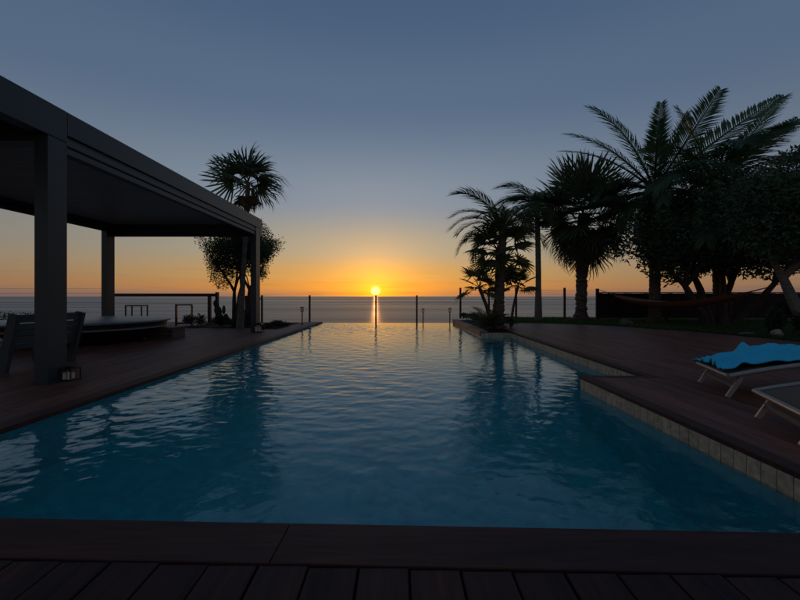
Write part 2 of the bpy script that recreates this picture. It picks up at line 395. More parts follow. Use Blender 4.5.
# near terrace with its transverse coping
nb = MB()
nb.v = [(XL, -1.2, -1.5), (XN, -1.2, -1.5), (XN, near_y(XN)-.02, -1.5), (XL, near_y(XL)-.02, -1.5), (XL, -1.2, ZL-.034), (XN, -1.2, ZL-.034), (XN, near_y(XN)-.02, ZL-.034), (XL, near_y(XL)-.02, ZL-.034)]
nb.f = [(3, 2, 1, 0), (4, 5, 6, 7), (0, 1, 5, 4), (1, 2, 6, 5), (2, 3, 7, 6), (3, 0, 4, 7)]
near_deck = tag(nb.build('near_terrace', 'dark_joint'), kind='structure')
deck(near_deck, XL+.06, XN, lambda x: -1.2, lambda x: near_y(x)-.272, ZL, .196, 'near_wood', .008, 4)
cw = .262
for x0, x1 in ((XL+.014, -.5055), (-.5035, XN-.004)):
    c = MB(); ln = x1-x0
    c.box(0, ln, -cw, .014, -.05, .003, .003)
    c.build('coping_board', 'coping_wood', near_deck).location = (x0, near_y(x0), ZL); near_deck.children[-1].rotation_euler = (0, 0, math.atan(-.0325))
for ch in near_deck.children:
    if ch.name.startswith('coping'): ch.rotation_euler = (0, 0, math.atan(-.0325))
# right terrace
def lawn_y(x):
    pts = [(2.9, 14.4), (5, 13.9), (6.6, 12.9), (7.9, 10.6), (8.3, 8.6), (8.6, 6), (9.0, -1.2), (20, -1.2)]
    for (a, b_), (c, d) in zip(pts, pts[1:]):
        if x <= c: return b_+(d-b_)*(x-a)/(c-a)
    return -1.2
rb = MB()
rb.box(XN+.2, 9.0, -1.2, YN-.2, -1.5, ZR-.034); rb.box(XR+.2, 9.0, YN-.2, 14.4, -1.5, ZR-.034)
right_deck = tag(rb.build('right_terrace', 'dark_joint'), kind='structure')
deck(right_deck, XN+.1, XR+.1, lambda x: -1.2, lambda x: YN+.012-.1, ZR, .145, 'deck_wood')
deck(right_deck, XR+.1, 8.9, lambda x: -1.2, lambda x: lawn_y(x)+.05, ZR, .145, 'deck_wood')
MB().box(XN-.012, XN+.098, near_y(XN), YN-.1, ZR-.03, ZR+.002, .004).build('edge_board', 'coping_wood', right_deck)
MB().box(XN-.012, XR+.098, YN-.098, YN+.012, ZR-.03, ZR+.003, .004).build('edge_board', 'coping_wood', right_deck)
MB().box(XR-.012, XR+.098, YN+.014, YP-.002, ZR-.03, ZR+.002, .004).build('edge_board', 'coping_wood', right_deck)

# garden ground behind the right terrace
gg = MB(); xs = [XR+.3+.45*i for i in range(40)]
for x in xs:
    ya = max(lawn_y(x), 2.0); gg.v += [(x, ya, ZR-.01), (x, ya+.25, ZR+.02), (x, 17.4, ZR+.02), (x, 18.2, -1.9)]
for i in range(len(xs)-1):
    a = 4*i; gg.f += [(a, a+4, a+5, a+1), (a+1, a+5, a+6, a+2), (a+2, a+6, a+7, a+3)]
tag(gg.build('garden_ground', 'lawn_soil'), kind='structure')
# grass
gr = MB(); rg = random.Random(3)
for k in range(26000):
    x = 3.4+rg.random()**.8*11; y = rg.uniform(max(lawn_y(x), 5), 17.3)
    h = rg.uniform(.035, .085); a = rg.random()*6.28; dx = math.cos(a)*.006; dy = math.sin(a)*.006; lx = rg.gauss(0, .025); ly = rg.gauss(0, .025)
    o_ = len(gr.v); gr.v += [(x-dx, y-dy, ZR+.015), (x+dx, y+dy, ZR+.015), (x+lx, y+ly, ZR+.02+h)]; gr.f.append((o_, o_+1, o_+2))
tag(gr.build('lawn_grass', 'grass'), 'short green lawn between the dark terrace boards and the fence', 'grass', kind='stuff')

# ------------------------------------------------------------------ planter that juts into the pool
pl = thing('pool_planter', 'low stone planter jutting into the pool under the palms', 'planter', (0, 0, 0))
blk = 9; ln = (YF-YP)/blk
me = MB().box(-.11, .11, .004, ln-.004, -.4, ZR+.005, .008).mesh('block', 'planter_stone')
for i in range(blk): link('block', me, pl, (XN+.112, YP+.21+i*(ln-.023), rnd.uniform(-.004, .004)))
sb = MB(); sx_, sy_ = 12, 26
for j in range(sy_+1):
    for i in range(sx_+1):
        u = i/sx_; v_ = j/sy_; sb.v.append((XN+.222+u*1.3, YP+.202+v_*(YF-YP-.1), ZR-.03+.05*math.sin(u*3.1)*math.sin(v_*3.1)+rnd.uniform(-.012, .012)))
for j in range(sy_):
    for i in range(sx_):
        a = j*(sx_+1)+i; sb.f.append((a, a+1, a+sx_+2, a+sx_+1))
sb.build('soil', 'soil', pl)

# ------------------------------------------------------------------ foliage helpers
def pinnate_mesh(name, Ln, width, droop, n, seed, matn, vee=.5, sag=.35, lw=.035, forward=.75, rr0=.022):
    r = random.Random(seed); b = MB(); pts = []; dirs = []; p = Vector((0, 0, 0)); S = 14
    for i in range(S+1):
        t_ = i/S; a = -droop*(t_**1.5); d = Vector((math.cos(a), 0, math.sin(a))); pts.append(p.copy()); dirs.append(d); p = p+d*(Ln/S)
    b.tube(pts, [rr0*(1-.88*i/S) for i in range(S+1)], 5)
    for k in range(n):
        t_ = .14+.86*(k+.5)/n; f = t_*S; i = min(int(f), S-1); q = pts[i].lerp(pts[i+1], f-i); d = dirs[i]; up = Vector((0, 1, 0)).cross(d)*-1
        if up.z < 0 and droop < 1.5: up = -up
        prof = min(1, (t_-.08)/.22)*(1-.62*max(0, (t_-.45)/.55)**1.6)
        for s_ in (-1, 1):
            l = width*prof*r.uniform(.85, 1.1); fw = forward+.5*t_+r.uniform(-.1, .1)
            side = Vector((0, s_, 0)); base = (d*fw+side*1.0+up*(vee+r.uniform(-.12, .12))).normalized()
            tip = q+base*l+Vector((0, 0, -1))*l*sag*r.uniform(.7, 1.3)
            mid = q+base*l*.5+Vector((0, 0, -1))*l*sag*.18
            wv = base.cross(up).normalized()*lw*.5
            if wv.length < 1e-5: wv = d*lw*.5
            o_ = len(b.v); b.v += [tuple(q-wv*.5), tuple(q+wv*.5), tuple(mid+wv), tuple(mid-wv), tuple(tip)]
            b.f += [(o_, o_+1, o_+2, o_+3), (o_+3, o_+2, o_+4)]
    return b.mesh(name, matn)
def fan_mesh(name, pet, rad, seed, matn, n=30, spread=2.3, tipdroop=.25, cup=.35, split=.55):
    r = random.Random(seed); b = MB()
    b.tube([(0, 0, 0), (pet*.5, 0, .05*pet), (pet, 0, 0)], [.022, .014, .01], 5)
    hub = Vector((pet, 0, 0)); da = 2*spread/n
    for k in range(n):
        a = -spread+da*(k+.5); l = rad*(.72+.28*math.cos(a*.55))*r.uniform(.92, 1.05)
        def P(aa, rr_, up): return tuple(hub+Vector((math.cos(aa)*rr_, math.sin(aa)*rr_, cup*rr_*abs(math.sin(aa*.5))*.6+up)))
        ls = l*split; o_ = len(b.v); dro = -tipdroop*l*r.uniform(.5, 1.5); jit = r.uniform(-.05, .05)
        b.v += [tuple(hub), P(a-da*.5, ls, -.012), P(a, ls, .02), P(a+da*.5, ls, -.012), P(a-da*.16+jit, l*.85, dro*.5), P(a+da*.16+jit, l*.85, dro*.5), P(a+jit, l, dro)]
        b.f += [(o_, o_+1, o_+2), (o_, o_+2, o_+3), (o_+1, o_+4, o_+2), (o_+2, o_+5, o_+3), (o_+2, o_+4, o_+5), (o_+4, o_+6, o_+5)]
    return b.mesh(name, matn)
def frond(parent, me, loc, azd, eld, roll=0, s=1.0, name='frond'):
    # azimuth counter-clockwise from +X, elevation up from the horizontal
    m3 = Matrix.Rotation(R(azd), 3, 'Z') @ Matrix.Rotation(R(-eld), 3, 'Y') @ Matrix.Rotation(R(roll), 3, 'X')
    return link(name, me, parent, loc, m3.to_euler(), s)
def palm_trunk(parent, pts, rad, rings=22, bump=.05, matn='palm_bark', k=10, jag=.0):
    P = [Vector(p) for p in pts]; b = MB(); n = rings*2; q = []; rr_ = []; rj = random.Random(int(rad[0]*1000)+len(pts))
    for i in range(n+1):
        t_ = i/n*(len(P)-1); j = min(int(t_), len(P)-2); q.append(P[j].lerp(P[j+1], t_-j))
        tt = i/n; base = rad[0]+(rad[1]-rad[0])*min(1, tt*1.6) if len(rad) == 2 else np.interp(tt, np.linspace(0, 1, len(rad)), rad)
        rr_.append(base*(1+(bump if i % 2 else -bump)+rj.uniform(-jag, jag)))
    rr_ = [x*(1-(bump if i % 2 else -bump)*.55) for i, x in enumerate(rr_)]
    b.tube(q, rr_, k)
    for i in range(n+1):
        for j in range(k):
            v = Vector(b.v[i*k+j]); b.v[i*k+j] = tuple(q[i]+(v-q[i])*(1+rj.uniform(-1, 1)*bump*1.1))
    return b.build('trunk', matn, parent, smooth=False)

def px(x, y, d): return ((x-400)/400*d, d, 1.1-(y-296)/400*d)

# ------------------------------------------------------------------ pergola
pg = thing('pergola', 'dark grey metal pergola with louvred flat roof beside the pool', 'pergola', (-6.4, 8, ZL))
PX0, PX1 = -8.72, -4.2
def P_(name, mt, x0, x1, y0, y1, z0, z1, b=.006, parent=None):
    m_ = MB().box(x0, x1, y0, y1, z0, z1, b)
    m_.v = [(x+6.4, y-8, zz-ZL) for x, y, zz in m_.v]
    return m_.build(name, mt, parent or pg)
posts = []
for (x0, x1, y0, y1) in ((PX1-.16, PX1, 4.77, 5.045), (PX1-.16, PX1, 11.68, 12.0), (PX0, PX0+.16, 11.68, 12.0), (PX0, PX0+.16, 4.77, 5.045)):
    p_ = P_('post', 'anthracite', x0, x1, y0, y1, ZL+.002, 3.03 if y0 < 6 else 3.123); posts.append(p_)
    q = P_('base_plate', 'anthracite', x0-.012, x1+.012, y0-.012, y1+.012, ZL, ZL+.012, .003); q.parent = p_
# side beams: fascia above, screen track hung below
for xa, xb, sgn in ((PX1-.17, PX1+.004, 1), (PX0-.004, PX0+.17, -1)):
    P_('beam', 'anthracite', xa, xb, 5.05, 12.0, 3.125, 3.42)
    P_('beam', 'anthracite', xa, xb, 2.2, 5.042, 3.03, 3.422)
    P_('screen_track', 'anthracite', xa+.03, xb-.035, 5.047, 11.676, 3.085, 3.123, .004)
    lo = 2.89 if sgn > 0 else 3.0
    P_('screen_track', 'track_paint', xa+.01, xb-.012, 5.047, 11.677, (lo+3.083)/2+.004, 3.083, .012)
    P_('screen_track', 'track_paint', xa+.03, xb-.03, 5.047, 11.677, lo, (lo+3.083)/2, .012)
P_('beam', 'anthracite', PX0-.003, PX1+.003, 12.003, 12.17, 2.9, 3.419)
P_('beam', 'anthracite', PX0+.172, PX1-.172, 4.79, 5.03, 2.965, 3.40)
P_('beam', 'anthracite', PX0-.003, PX1+.003, 2.02, 2.198, 3.03, 3.419)
for (y0, y1) in ((5.04, 11.99), (2.21, 4.78)):
    n_ = int((y1-y0)/.21); s_ = (y1-y0)/n_
    lm = MB().box(PX0+.19-0, PX1-.19, .001, s_-.002, -.03, .0, .003)
    lm.v = [(x+6.4, y, zz) for x, y, zz in lm.v]; lme = lm.mesh('louvre', 'louvre_paint')
    for i in range(n_):
        link('louvre', lme, pg, (0, y0+i*s_-8, 3.27-ZL))

# ------------------------------------------------------------------ hot tub and its wooden step
tcx, tcy, tr_ = -7.34, 9.25, 1.78
tb = thing('hot_tub', 'low round hot tub with grey flat cover under the pergola', 'hot tub', (tcx, tcy, ZL))
MB().lathe([(1.15, .0), (1.2, .02), (1.42, .26), (1.5, .30)], 0, 0).build('base', 'tub_dark', tb, True)
MB().lathe([(1.5, .302), (1.66, .31), (1.705, .325), (1.71, .35), (1.68, .362)], 0, 0).build('lower_lip', 'tub_shell', tb, True)
MB().lathe([(1.66, .363), (1.68, .37), (1.7, .44), (1.69, .452)], 0, 0).build('shell', 'tub_dark', tb, True)
MB().lathe([(1.7, .453), (tr_-.01, .458), (tr_, .47), (tr_, .492), (tr_-.03, .502), (.2, .51)], 0, 0, 64).build('cover', 'tub_top', tb, True)
sp = thing('wooden_step', 'low brown wooden step box against the hot tub', 'step', (-5.98, 10.2, ZL))
for i in range(3): MB().box(-.36, .36, -.3+.2*i+.003, -.3+.2*i+.197, .235, .262, .004).build('plank', 'step_wood', sp)
for s_ in (-1, 1):
    for k in range(2): MB().box(s_*.33-.012, s_*.33+.012, -.29, .29, .004+.115*k, .115+.115*k, .003).build('side_board', 'step_wood', sp)
for k in range(2): MB().box(-.31, .31, -.295, -.27, .004+.115*k, .115+.115*k, .003).build('front_board', 'step_wood', sp)

# ------------------------------------------------------------------ slatted armchair behind the near post (its back to the pool)
ch = thing('slatted_chair', 'wide grey slatted wooden chair with its back to the pool', 'chair', (-5.37, 5.97, ZL), R(-6))
hw = .5
for s_ in (-1, 1):
    MB().bar((-.02, s_*hw, 0), (.17, s_*hw, .79), .06, .13, (0, 1, 0)).build('back_post', 'chair_wood', ch)
    MB().bar((-.62, s_*hw, 0), (-.62, s_*hw, .40), .06, .09, (0, 1, 0)).build('leg', 'chair_wood', ch)
    MB().bar((-.66, s_*(hw-.002), .355), (.045, s_*(hw-.002), .31), .05, .075, (0, 1, 0)).build('seat_rail', 'chair_wood', ch)
for k in range(5):
    z0 = .345+.093*k
    x0 = -.02+.19*z0/.79
    MB().bar((x0+.012, -hw+.032, z0), (x0+.012, hw-.032, z0), .026, .078, (1, 0, .0)).build('back_slat', 'chair_wood', ch)
MB().bar((.165, -hw+.032, .762), (.165, hw-.032, .762), .034, .055, (1, 0, 0)).build('top_rail', 'chair_wood', ch)
for k in range(5): MB().box(-.65+.135*k, -.65+.135*k+.12, -hw+.03, hw-.03, .352-.008*k, .376-.008*k, .004).build('seat_slat', 'chair_wood', ch)
# ------------------------------------------------------------------ lanterns at the foot of the pool-side posts
def lantern(label, x, y, s):
    t_ = thing('lantern', label, 'lantern', (x, y, ZL))
    MB().box(-.095*s, .095*s, -.1*s, .1*s, 0, .02*s, .003).build('base', 'black_metal', t_)
    MB().box(-.095*s, .095*s, -.1*s, .1*s, .17*s, .19*s, .003).build('top', 'black_metal', t_)
    MB().box(-.05*s, .05*s, -.05*s, .05*s, .192*s, .215*s, .008).build('cap', 'black_metal', t_)
    for a in (-1, 1):
        for b_ in (-1, 1): MB().box(a*.086*s-.007*s, a*.086*s+.007*s, b_*.091*s-.007*s, b_*.091*s+.007*s, .021*s, .169*s).build('corner_bar', 'black_metal', t_)
    MB().tube([(.0, .0, .19*s), (0, .0, .23*s)], .006*s, 6).build('ring', 'black_metal', t_)
    for a, b_, h in ((-.045, -.04, .125), (.03, -.045, .135), (.0, .045, .11)):
        MB().tube([(a*s, b_*s, .021*s), (a*s, b_*s, h*s)], .03*s, 12).build('candle', 'candle', t_)
lantern('small dark lantern with pale candles at the foot of the thick near pergola post', -4.125, 5.0, .82)
lantern('pale lantern at the foot of the far pergola post beside the leafy tree', -4.1, 11.62, 1.25)

# ------------------------------------------------------------------ railing at the end of the left terrace
rl = thing('terrace_railing', 'dark cable railing with brown wooden handrail behind the hot tub', 'railing', (-9, 15.5, ZL))
MB().bar((1.95, 0, 1.09), (-2.2, 0, 1.09), .14, .12).build('handrail', 'rail_wood', rl)
for x in (1.62, 1.86, -2.16): MB().box(x-.055, x+.055, (-.048 if x != 1.86 else .072), (.048 if x != 1.86 else .17), 0, 1.03 if x == 1.62 else 1.2 if x == 1.86 else 1.36, .005).build('railing_post', 'fence_metal', rl)
for k in range(6): MB().tube([(1.62, 0, .18+.145*k), (-2.16, 0, .18+.145*k)], .004, 6).build('cable', 'steel_cable', rl)
for s_ in (-1,):
    for x in (-9.4,): MB().box(x-.03, x+.03, -.03, .03, 0, 1.34, .004).build('railing_post', 'fence_metal', rl)
    for k in range(7): MB().tube([(-2.16, 0, .25+.18*k), (-9.4, 0, .25+.18*k)], .004, 6).build('cable', 'steel_cable', rl)
# two open-framed bar stools by the railing
def stool(label, x, y, wd, dp, h, rz):
    t_ = thing('bar_stool', label, 'stool', (x, y, ZL), rz)
    for a in (-1, 1):
        for b_ in (-1, 1): MB().box(a*wd/2-.018, a*wd/2+.018, b_*dp/2-.018, b_*dp/2+.018, 0, h-.045, .003).build('leg', 'black_metal', t_)
    MB().box(-wd/2-.02, wd/2+.02, -dp/2-.02, dp/2+.02, h-.043, h, .006).build('seat', 'black_metal', t_)
    for b_ in (-1, 1): MB().box(-wd/2+.02, wd/2-.02, b_*dp/2-.014, b_*dp/2+.014, .09, .12).build('foot_rail', 'black_metal', t_)
    for a in (-1, 1): MB().box(a*wd/2-.014, a*wd/2+.014, -dp/2+.02, dp/2-.02, .09, .12).build('foot_rail', 'black_metal', t_)
stool('black open-framed stool partly hidden behind the hot tub', -9.15, 13.9, .52, .36, .74, R(4))
stool('black open-framed stool standing clear beyond the wooden step', -7.5, 13.9, .48, .42, .77, R(24))

# ------------------------------------------------------------------ planting at the end of the left terrace
def leaf_cloud(b, c, rad, n, size, r, flat=1.0, droop=0):
    for k in range(n):
        while True:
            p = Vector((r.uniform(-1, 1), r.uniform(-1, 1), r.uniform(-1, 1)))
            if p.length <= 1: break
        p = Vector((p.x*rad[0], p.y*rad[1], p.z*rad[2]))+c
        d = Vector((r.gauss(0, 1), r.gauss(0, 1), r.gauss(0, .8)*flat-droop)).normalized(); q = d.cross(Vector((r.gauss(0, 1), r.gauss(0, 1), r.gauss(0, 1)))).normalized()
        s = size*r.uniform(.6, 1.3); wv = q*s*.17; o_ = len(b.v)
        b.v += [tuple(p), tuple(p+d*s*.5+wv), tuple(p+d*s), tuple(p+d*s*.5-wv)]; b.f.append((o_, o_+1, o_+2, o_+3))
def tree(name, label, base, stems, leafsize, nleaf, clump, leafm, barkm, seed, group=None, depth=3, spread=.55, shell=None, twig=.5):
    r = random.Random(seed); t_ = thing(name, label, 'tree', base, 0, group); tb_ = MB(); ends = []
    def grow(p, d, l, rad, lv):
        q = p.copy(); pts = [p.copy()]; n = 4; dd = d.copy()
        for i in range(n):
            dd = (dd+Vector((r.gauss(0, .12), r.gauss(0, .12), r.gauss(.04, .08)))).normalized(); q = q+dd*l/n; pts.append(q.copy())
            if lv >= depth-1: ends.append(q.copy())
        tb_.tube(pts, [rad*(1-.45*i/n) for i in range(n+1)], 7 if rad > .03 else 5)
        if lv >= depth: return
        for k in range(r.choice((2, 3, 3))):
            nd = (dd+Vector((r.gauss(0, spread), r.gauss(0, spread), r.gauss(.1, spread*.7)))).normalized()
            grow(q, nd, l*r.uniform(.6, .85), rad*.52, lv+1)
    for (p, d, l, rad) in stems: grow(Vector(p), Vector(d).normalized(), l, rad, 0)
    tb_.build('trunk', barkm, t_, True)
    lb_ = MB(); per = max(1, nleaf//len(ends))
    for e in ends: leaf_cloud(lb_, e, tuple(clump*r.uniform(.6, 1.3) for _ in range(3)), int(per*r.uniform(.4, 1.6)), leafsize, r)
    if shell:
        for c, rad, n in shell: leaf_cloud(lb_, Vector(c), rad, n, leafsize, r)
    lb_.build('crown', leafm, t_)
    return t_
# small multi-stemmed tree behind the far pergola post
tree('small_tree', 'small multi-stemmed leafy tree behind the far pergola post', (-5.7, 14.1, ZL),
     [((-.15, 0, 0), (-.14, .1, 1), 1.25, .10), ((.12, .05, 0), (.2, -.1, 1), 1.3, .085), ((.0, -.1, 0), (.05, .15, 1), 1.4, .08), ((.1, 0, .1), (.38, .1, 1), 1.2, .06)],
     .085, 22000, .27, 'olive_leaf', 'tree_bark', 21, depth=3, spread=.42,
     shell=[((-.45, 0, 2.5), (.75, .6, .85), 4200), ((.45, .1, 3.0), (.75, .6, .85), 4200), ((-.55, 0, 1.85), (.5, .4, .6), 1400)])
# tall fan palm rising over the pergola roof
F1 = [fan_mesh('fan_leaf', .4, .85, 100+i, 'fan_leaf', 16, 1.6, .3+.25*i, .2, .32) for i in range(3)]
pa = thing('fan_palm', 'slim tall fan palm rising above the pergola roof', 'palm tree', (-5.2, 13.0, ZL))
palm_trunk(pa, [(0, 0, 0), (.1, 0, 1.6), (.2, 0, 3.4), (.26, 0, 4.75)], (.12, .075, .065, .07), 26, .05, 'smooth_bark')
r_ = random.Random(5)
for k in range(17):
    el = 84-k*6.0 + r_.uniform(-8, 8); az_ = k*137.5+r_.uniform(-15, 15)
    frond(pa, F1[k % 3], (.26, 0, 4.75-.006*k), az_, el, r_.uniform(-25, 25), r_.uniform(.85, 1.12), 'fan_leaf')
frond(pa, F1[0], (.24, 0, 4.72), 182, 6, 70, 1.15, 'fan_leaf')
FD = fan_mesh('dead_fan_leaf', .3, .55, 131, 'dead_leaf', 18, 1.4, .5, .6)
for k in range(6): frond(pa, FD, (.26, 0, 4.62-.03*k), k*60+20, -58-r_.uniform(0, 20), 0, .9, 'dead_leaf')
frond(pa, FD, (.2, 0, 4.22), -10, -20, 0, .8, 'dead_leaf'); frond(pa, FD, (.2, 0, 4.2), 190, -30, 0, .7, 'dead_leaf')
# prickly pear
pp = thing('prickly_pear', 'dark prickly pear cactus at the foot of the leafy tree', 'cactus', (-6.3, 13.95, ZL))
pp.scale = (.62, .62, .8)
def pad(loc, s, rx, ry, rz):
    b = MB(); k = 14
    ring = [(0, -.045), (.12, -.04), (.2, 0), (.12, .04), (0, .045)]
    for rr_, yy in ring:
        for j in range(k):
            th = 2*math.pi*j/k; b.v.append((math.cos(th)*max(rr_, .01), yy, .26+math.sin(th)*max(rr_, .01)*1.3))
    for i in range(4):
        for j in range(k): q = (j+1) % k; b.f.append((i*k+j, i*k+q, (i+1)*k+q, (i+1)*k+j))
    o_ = b.build('pad', 'cactus', pp, True); o_.location = loc; o_.rotation_euler = (R(rx), R(ry), R(rz)); o_.scale = (s, s, s); return o_
pad((.15, 0, 0), 1.1, 5, -15, 20); pad((.03, .03, .42), 1.0, 0, -25, 10); pad((.3, .05, .05), 1.0, -10, 20, 60); pad((.22, 0, .5), .8, 0, 12, -30); pad((-.12, .0, .78), .72, 8, -18, 0)
# low shrubs
def shrub(name, label, x, y, z0, rx, ry, h, n, size, leafm, seed, group=None):
    r = random.Random(seed); t_ = thing(name, label, 'shrub', (x, y, z0), 0, group); b = MB(); sb_ = MB()
    for k in range(max(5, int(rx*9))):
        c = Vector((r.uniform(-rx, rx)*.85, r.uniform(-ry, ry)*.85, h*r.uniform(.35, .8)))
        sb_.tube([(c.x*.35, c.y*.35, 0), (c.x*.7, c.y*.7, c.z*.5), tuple(c)], [.012, .009, .004], 5)
        leaf_cloud(b, c, (rx*.35, ry*.4, h*.32), n//max(5, int(rx*9)), size, r)
    sb_.build('stem', 'tree_bark', t_); b.build('foliage', leafm, t_); return t_
shrub('low_shrub', 'low dark shrub by the double railing posts', -7.35, 14.3, ZL, .5, .3, .34, 900, .09, 'shrub_leaf', 1)
shrub('low_shrub', 'low dark shrub around the foot of the leafy tree', -5.9, 13.6, ZL, .7, .35, .3, 1300, .09, 'shrub_leaf', 2)
tb2 = MB(); tb2.box(-4.74, -3.92, 12.7, 16.2, -.5, ZL-.02); tb2.box(-7.15, -4.76, 13.1, 16.2, -.5, ZL-.02)
tag(tb2.build('planting_bed', 'soil'), kind='structure')
shrub('ground_cover', 'low dark ground cover in the bed beside the pool deck', -4.28, 14.3, ZL-.03, .34, 1.5, .17, 2000, .08, 'shrub_leaf', 3)
shrub('hedge', 'low green hedge beyond the terrace railing', -17.0, 16.9, -.6, 3.2, .5, 1.05, 4500, .12, 'shrub_leaf', 4)
sk = thing('screen_panel', 'dark upright panel between the leafy tree and the far post', 'panel', (-5.45, 14.75, ZL))
for k in range(3): MB().box(-.26+.18*k, -.26+.18*k+.174, -.02, .02, .03, 1.06, .004).build('board', 'black_metal', sk)
MB().box(-.28, .3, .022, .05, .0, .09, .004).build('rail', 'black_metal', sk); MB().box(-.28, .3, .022, .05, .9, .98, .004).build('rail', 'black_metal', sk)

# ------------------------------------------------------------------ fence posts beyond the pool, each with its cap; cables between
fn = thing('cable_fence', 'thin dark posts and cables along the far end of the pool', 'fence', (0, 17.1, -.42))
fx = [-5.9, -3.86, -1.03, .72]
for x in fx: MB().box(x-.035, x+.035, -.035, .035, 0, 1.1+.42+.03, .004).build('fence_post', 'fence_metal', fn)
for k in range(5):
    MB().tube([(-5.9, 0, .5+.22*k), (.72, 0, .5+.22*k), (2.57, 0, .5+.22*k)], .0028, 5).build('cable', 'steel_cable', fn)
fr = thing('cable_fence', 'dark posts and cables edging the lawn behind the palms', 'fence', (0, 16.9, ZR))
for x in (2.55, 3.75, 4.9, 6.95): MB().box(x-.04, x+.04, -.04, .04, 0, 1.3, .004).build('fence_post', 'fence_metal', fr)
for k in range(6): MB().tube([(2.55, 0, .2+.2*k), (8.6, 0, .2+.2*k)], .0028, 5).build('cable', 'steel_cable', fr)
# small garden lamps by the overflow edge
def bollard(label, x, y, z0, h, group=None):
    t_ = thing('garden_lamp', label, 'lamp', (x, y, z0), 0, group)
    MB().tube([(0, 0, 0), (0, 0, h-.16)], .022, 8).build('stem', 'black_metal', t_)
    MB().box(-.06, .06, -.06, .06, h-.03, h, .005).build('cap', 'black_metal', t_)
    MB().box(-.05, .05, -.05, .05, h-.18, h-.158, .004).build('lower_plate', 'black_metal', t_)
    for a in (-1, 1):
        for b_ in (-1, 1): MB().box(a*.042-.006, a*.042+.006, b_*.042-.006, b_*.042+.006, h-.157, h-.031).build('corner_bar', 'black_metal', t_)
    MB().tube([(0, 0, h-.157), (0, 0, h-.032)], .02, 8).build('glass', 'lantern_glass', t_)
    MB().tube([(0, 0, 0), (0, 0, .02)], .06, 10).build('foot', 'black_metal', t_)
bollard('slim black garden lamp at the corner of the left deck', -3.62, 14.8, ZL, .65)
bollard('slim dark garden lamp beside the stone planter at the overflow edge', 2.1, 16.85, -.42, 1.02)
bollard('slim dark garden lamp standing alone beyond the overflow edge', 1.0, 17.3, -.42, .98)

# ------------------------------------------------------------------ right-hand palms
# feather palm in the planter
PA = [pinnate_mesh('feather_frond', 1.75, .55, 1.55, 38, 40+i, 'lit_warm_leaf', .45, .45, .036) for i in range(3)]
base = (2.9, 11.9, ZR-.03)
p1 = thing('feather_palm', 'stout feather palm with arching fronds in the pool planter', 'palm tree', base)
palm_trunk(p1, [(0, 0, 0), (.05, 0, 1.0), (.1, 0, 2.0), (.17, 0, 2.95)], (.19, .15, .14, .12), 24, .09, 'palm_bark', jag=.05)
r_ = random.Random(11)
top = (.17, 0, 2.95)
for az_, el, s_ in ((180, 62, 1.12), (168, 48, 1.0), (196, 30, 1.0), (175, 8, .95), (150, 30, .9), (120, 55, .9), (60, 62, .95), (25, 55, 1), (0, 40, .95), (-15, 62, .9), (-40, 38, .9), (-110, 42, .85), (-150, 12, .85), (10, 10, .9), (-30, -5, .8), (140, -8, .85), (205, -12, .8)):
    frond(p1, PA[r_.randrange(3)], top, az_+r_.uniform(-6, 6), el+r_.uniform(-5, 5), r_.uniform(-15, 15), s_)
# its fan-leaved neighbours
FA = [fan_mesh('fan_leaf', .55, .58, 60+i, 'lit_warm_leaf', 20, 2.2, .2, .4, .45) for i in range(3)]
FP = [fan_mesh('fan_leaf', .42, .4, 70+i, 'pale_leaf', 22, 2.2, .2, .35) for i in range(2)]
def fan_palm(label, base, h, lean, n, meshes, s, seed, elr=(75, -35), rad=(.09, .06), name='fan_palm', bark='palm_bark', topz=0):
    t_ = thing(name, label, 'palm tree', base); r = random.Random(seed); tp = (lean[0], lean[1], h)
    palm_trunk(t_, [(0, 0, 0), (lean[0]*.35, lean[1]*.35, h*.5), tp], rad, max(6, int(h*8)), .07, bark, jag=.04)
    for k in range(n):
        el = elr[0]+(elr[1]-elr[0])*k/(n-1)+r.uniform(-9, 9)
        frond(t_, meshes[r.randrange(len(meshes))], (tp[0], tp[1], h-.004*k), k*137.5+r.uniform(-18, 18), el, r.uniform(-30, 30), s*r.uniform(.82, 1.15), 'fan_leaf')
    return t_
fan_palm('fan palm of middle height leaning against the stout feather palm', (3.02, 12.15, ZR-.03), 2.4, (-.02, .05), 18, FA, 1.12, 31, (62, -45), (.13, .1))
fan_palm('short fan palm leaning over the pool from the planter', (2.75, 12.0, ZR-.03), 1.25, (-.4, -.1), 11, FA, .74, 32, (70, -30), (.07, .05))
fan_palm('short fan palm on a thin stem at the lawn side of the planter', (3.4, 12.3, ZR-.03), 1.28, (.25, .05), 11, FA, .66, 33, (70, -20), (.045, .035))
gp = thing('grassy_palm', 'pale green bushy young palm at the planter edge', 'palm tree', (2.6, 11.75, ZR-.02))
PG = [pinnate_mesh('young_frond', .75, .3, 1.0, 20, 80+i, 'pale_leaf', .3, .3, .022, rr0=.01) for i in range(2)]
for k in range(18): frond(gp, PG[k % 2], (0, 0, .02), k*137.5, 75-k*3.2, r_.uniform(-15, 15), r_.uniform(.8, 1.1))
MB().tube([(0, 0, -.02), (0, 0, .1)], [.06, .05], 8).build('trunk', 'palm_bark', gp)
shrub('low_shrub', 'low shrub filling the soil of the pool planter', 2.95, 12.6, ZR-.02, .45, 1.4, .32, 1500, .1, 'shrub_leaf', 9)
shrub('low_shrub', 'low dark shrub behind the far corner of the planter', 2.75, 15.7, ZR-.02, .5, .5, .3, 900, .09, 'shrub_leaf', 10)
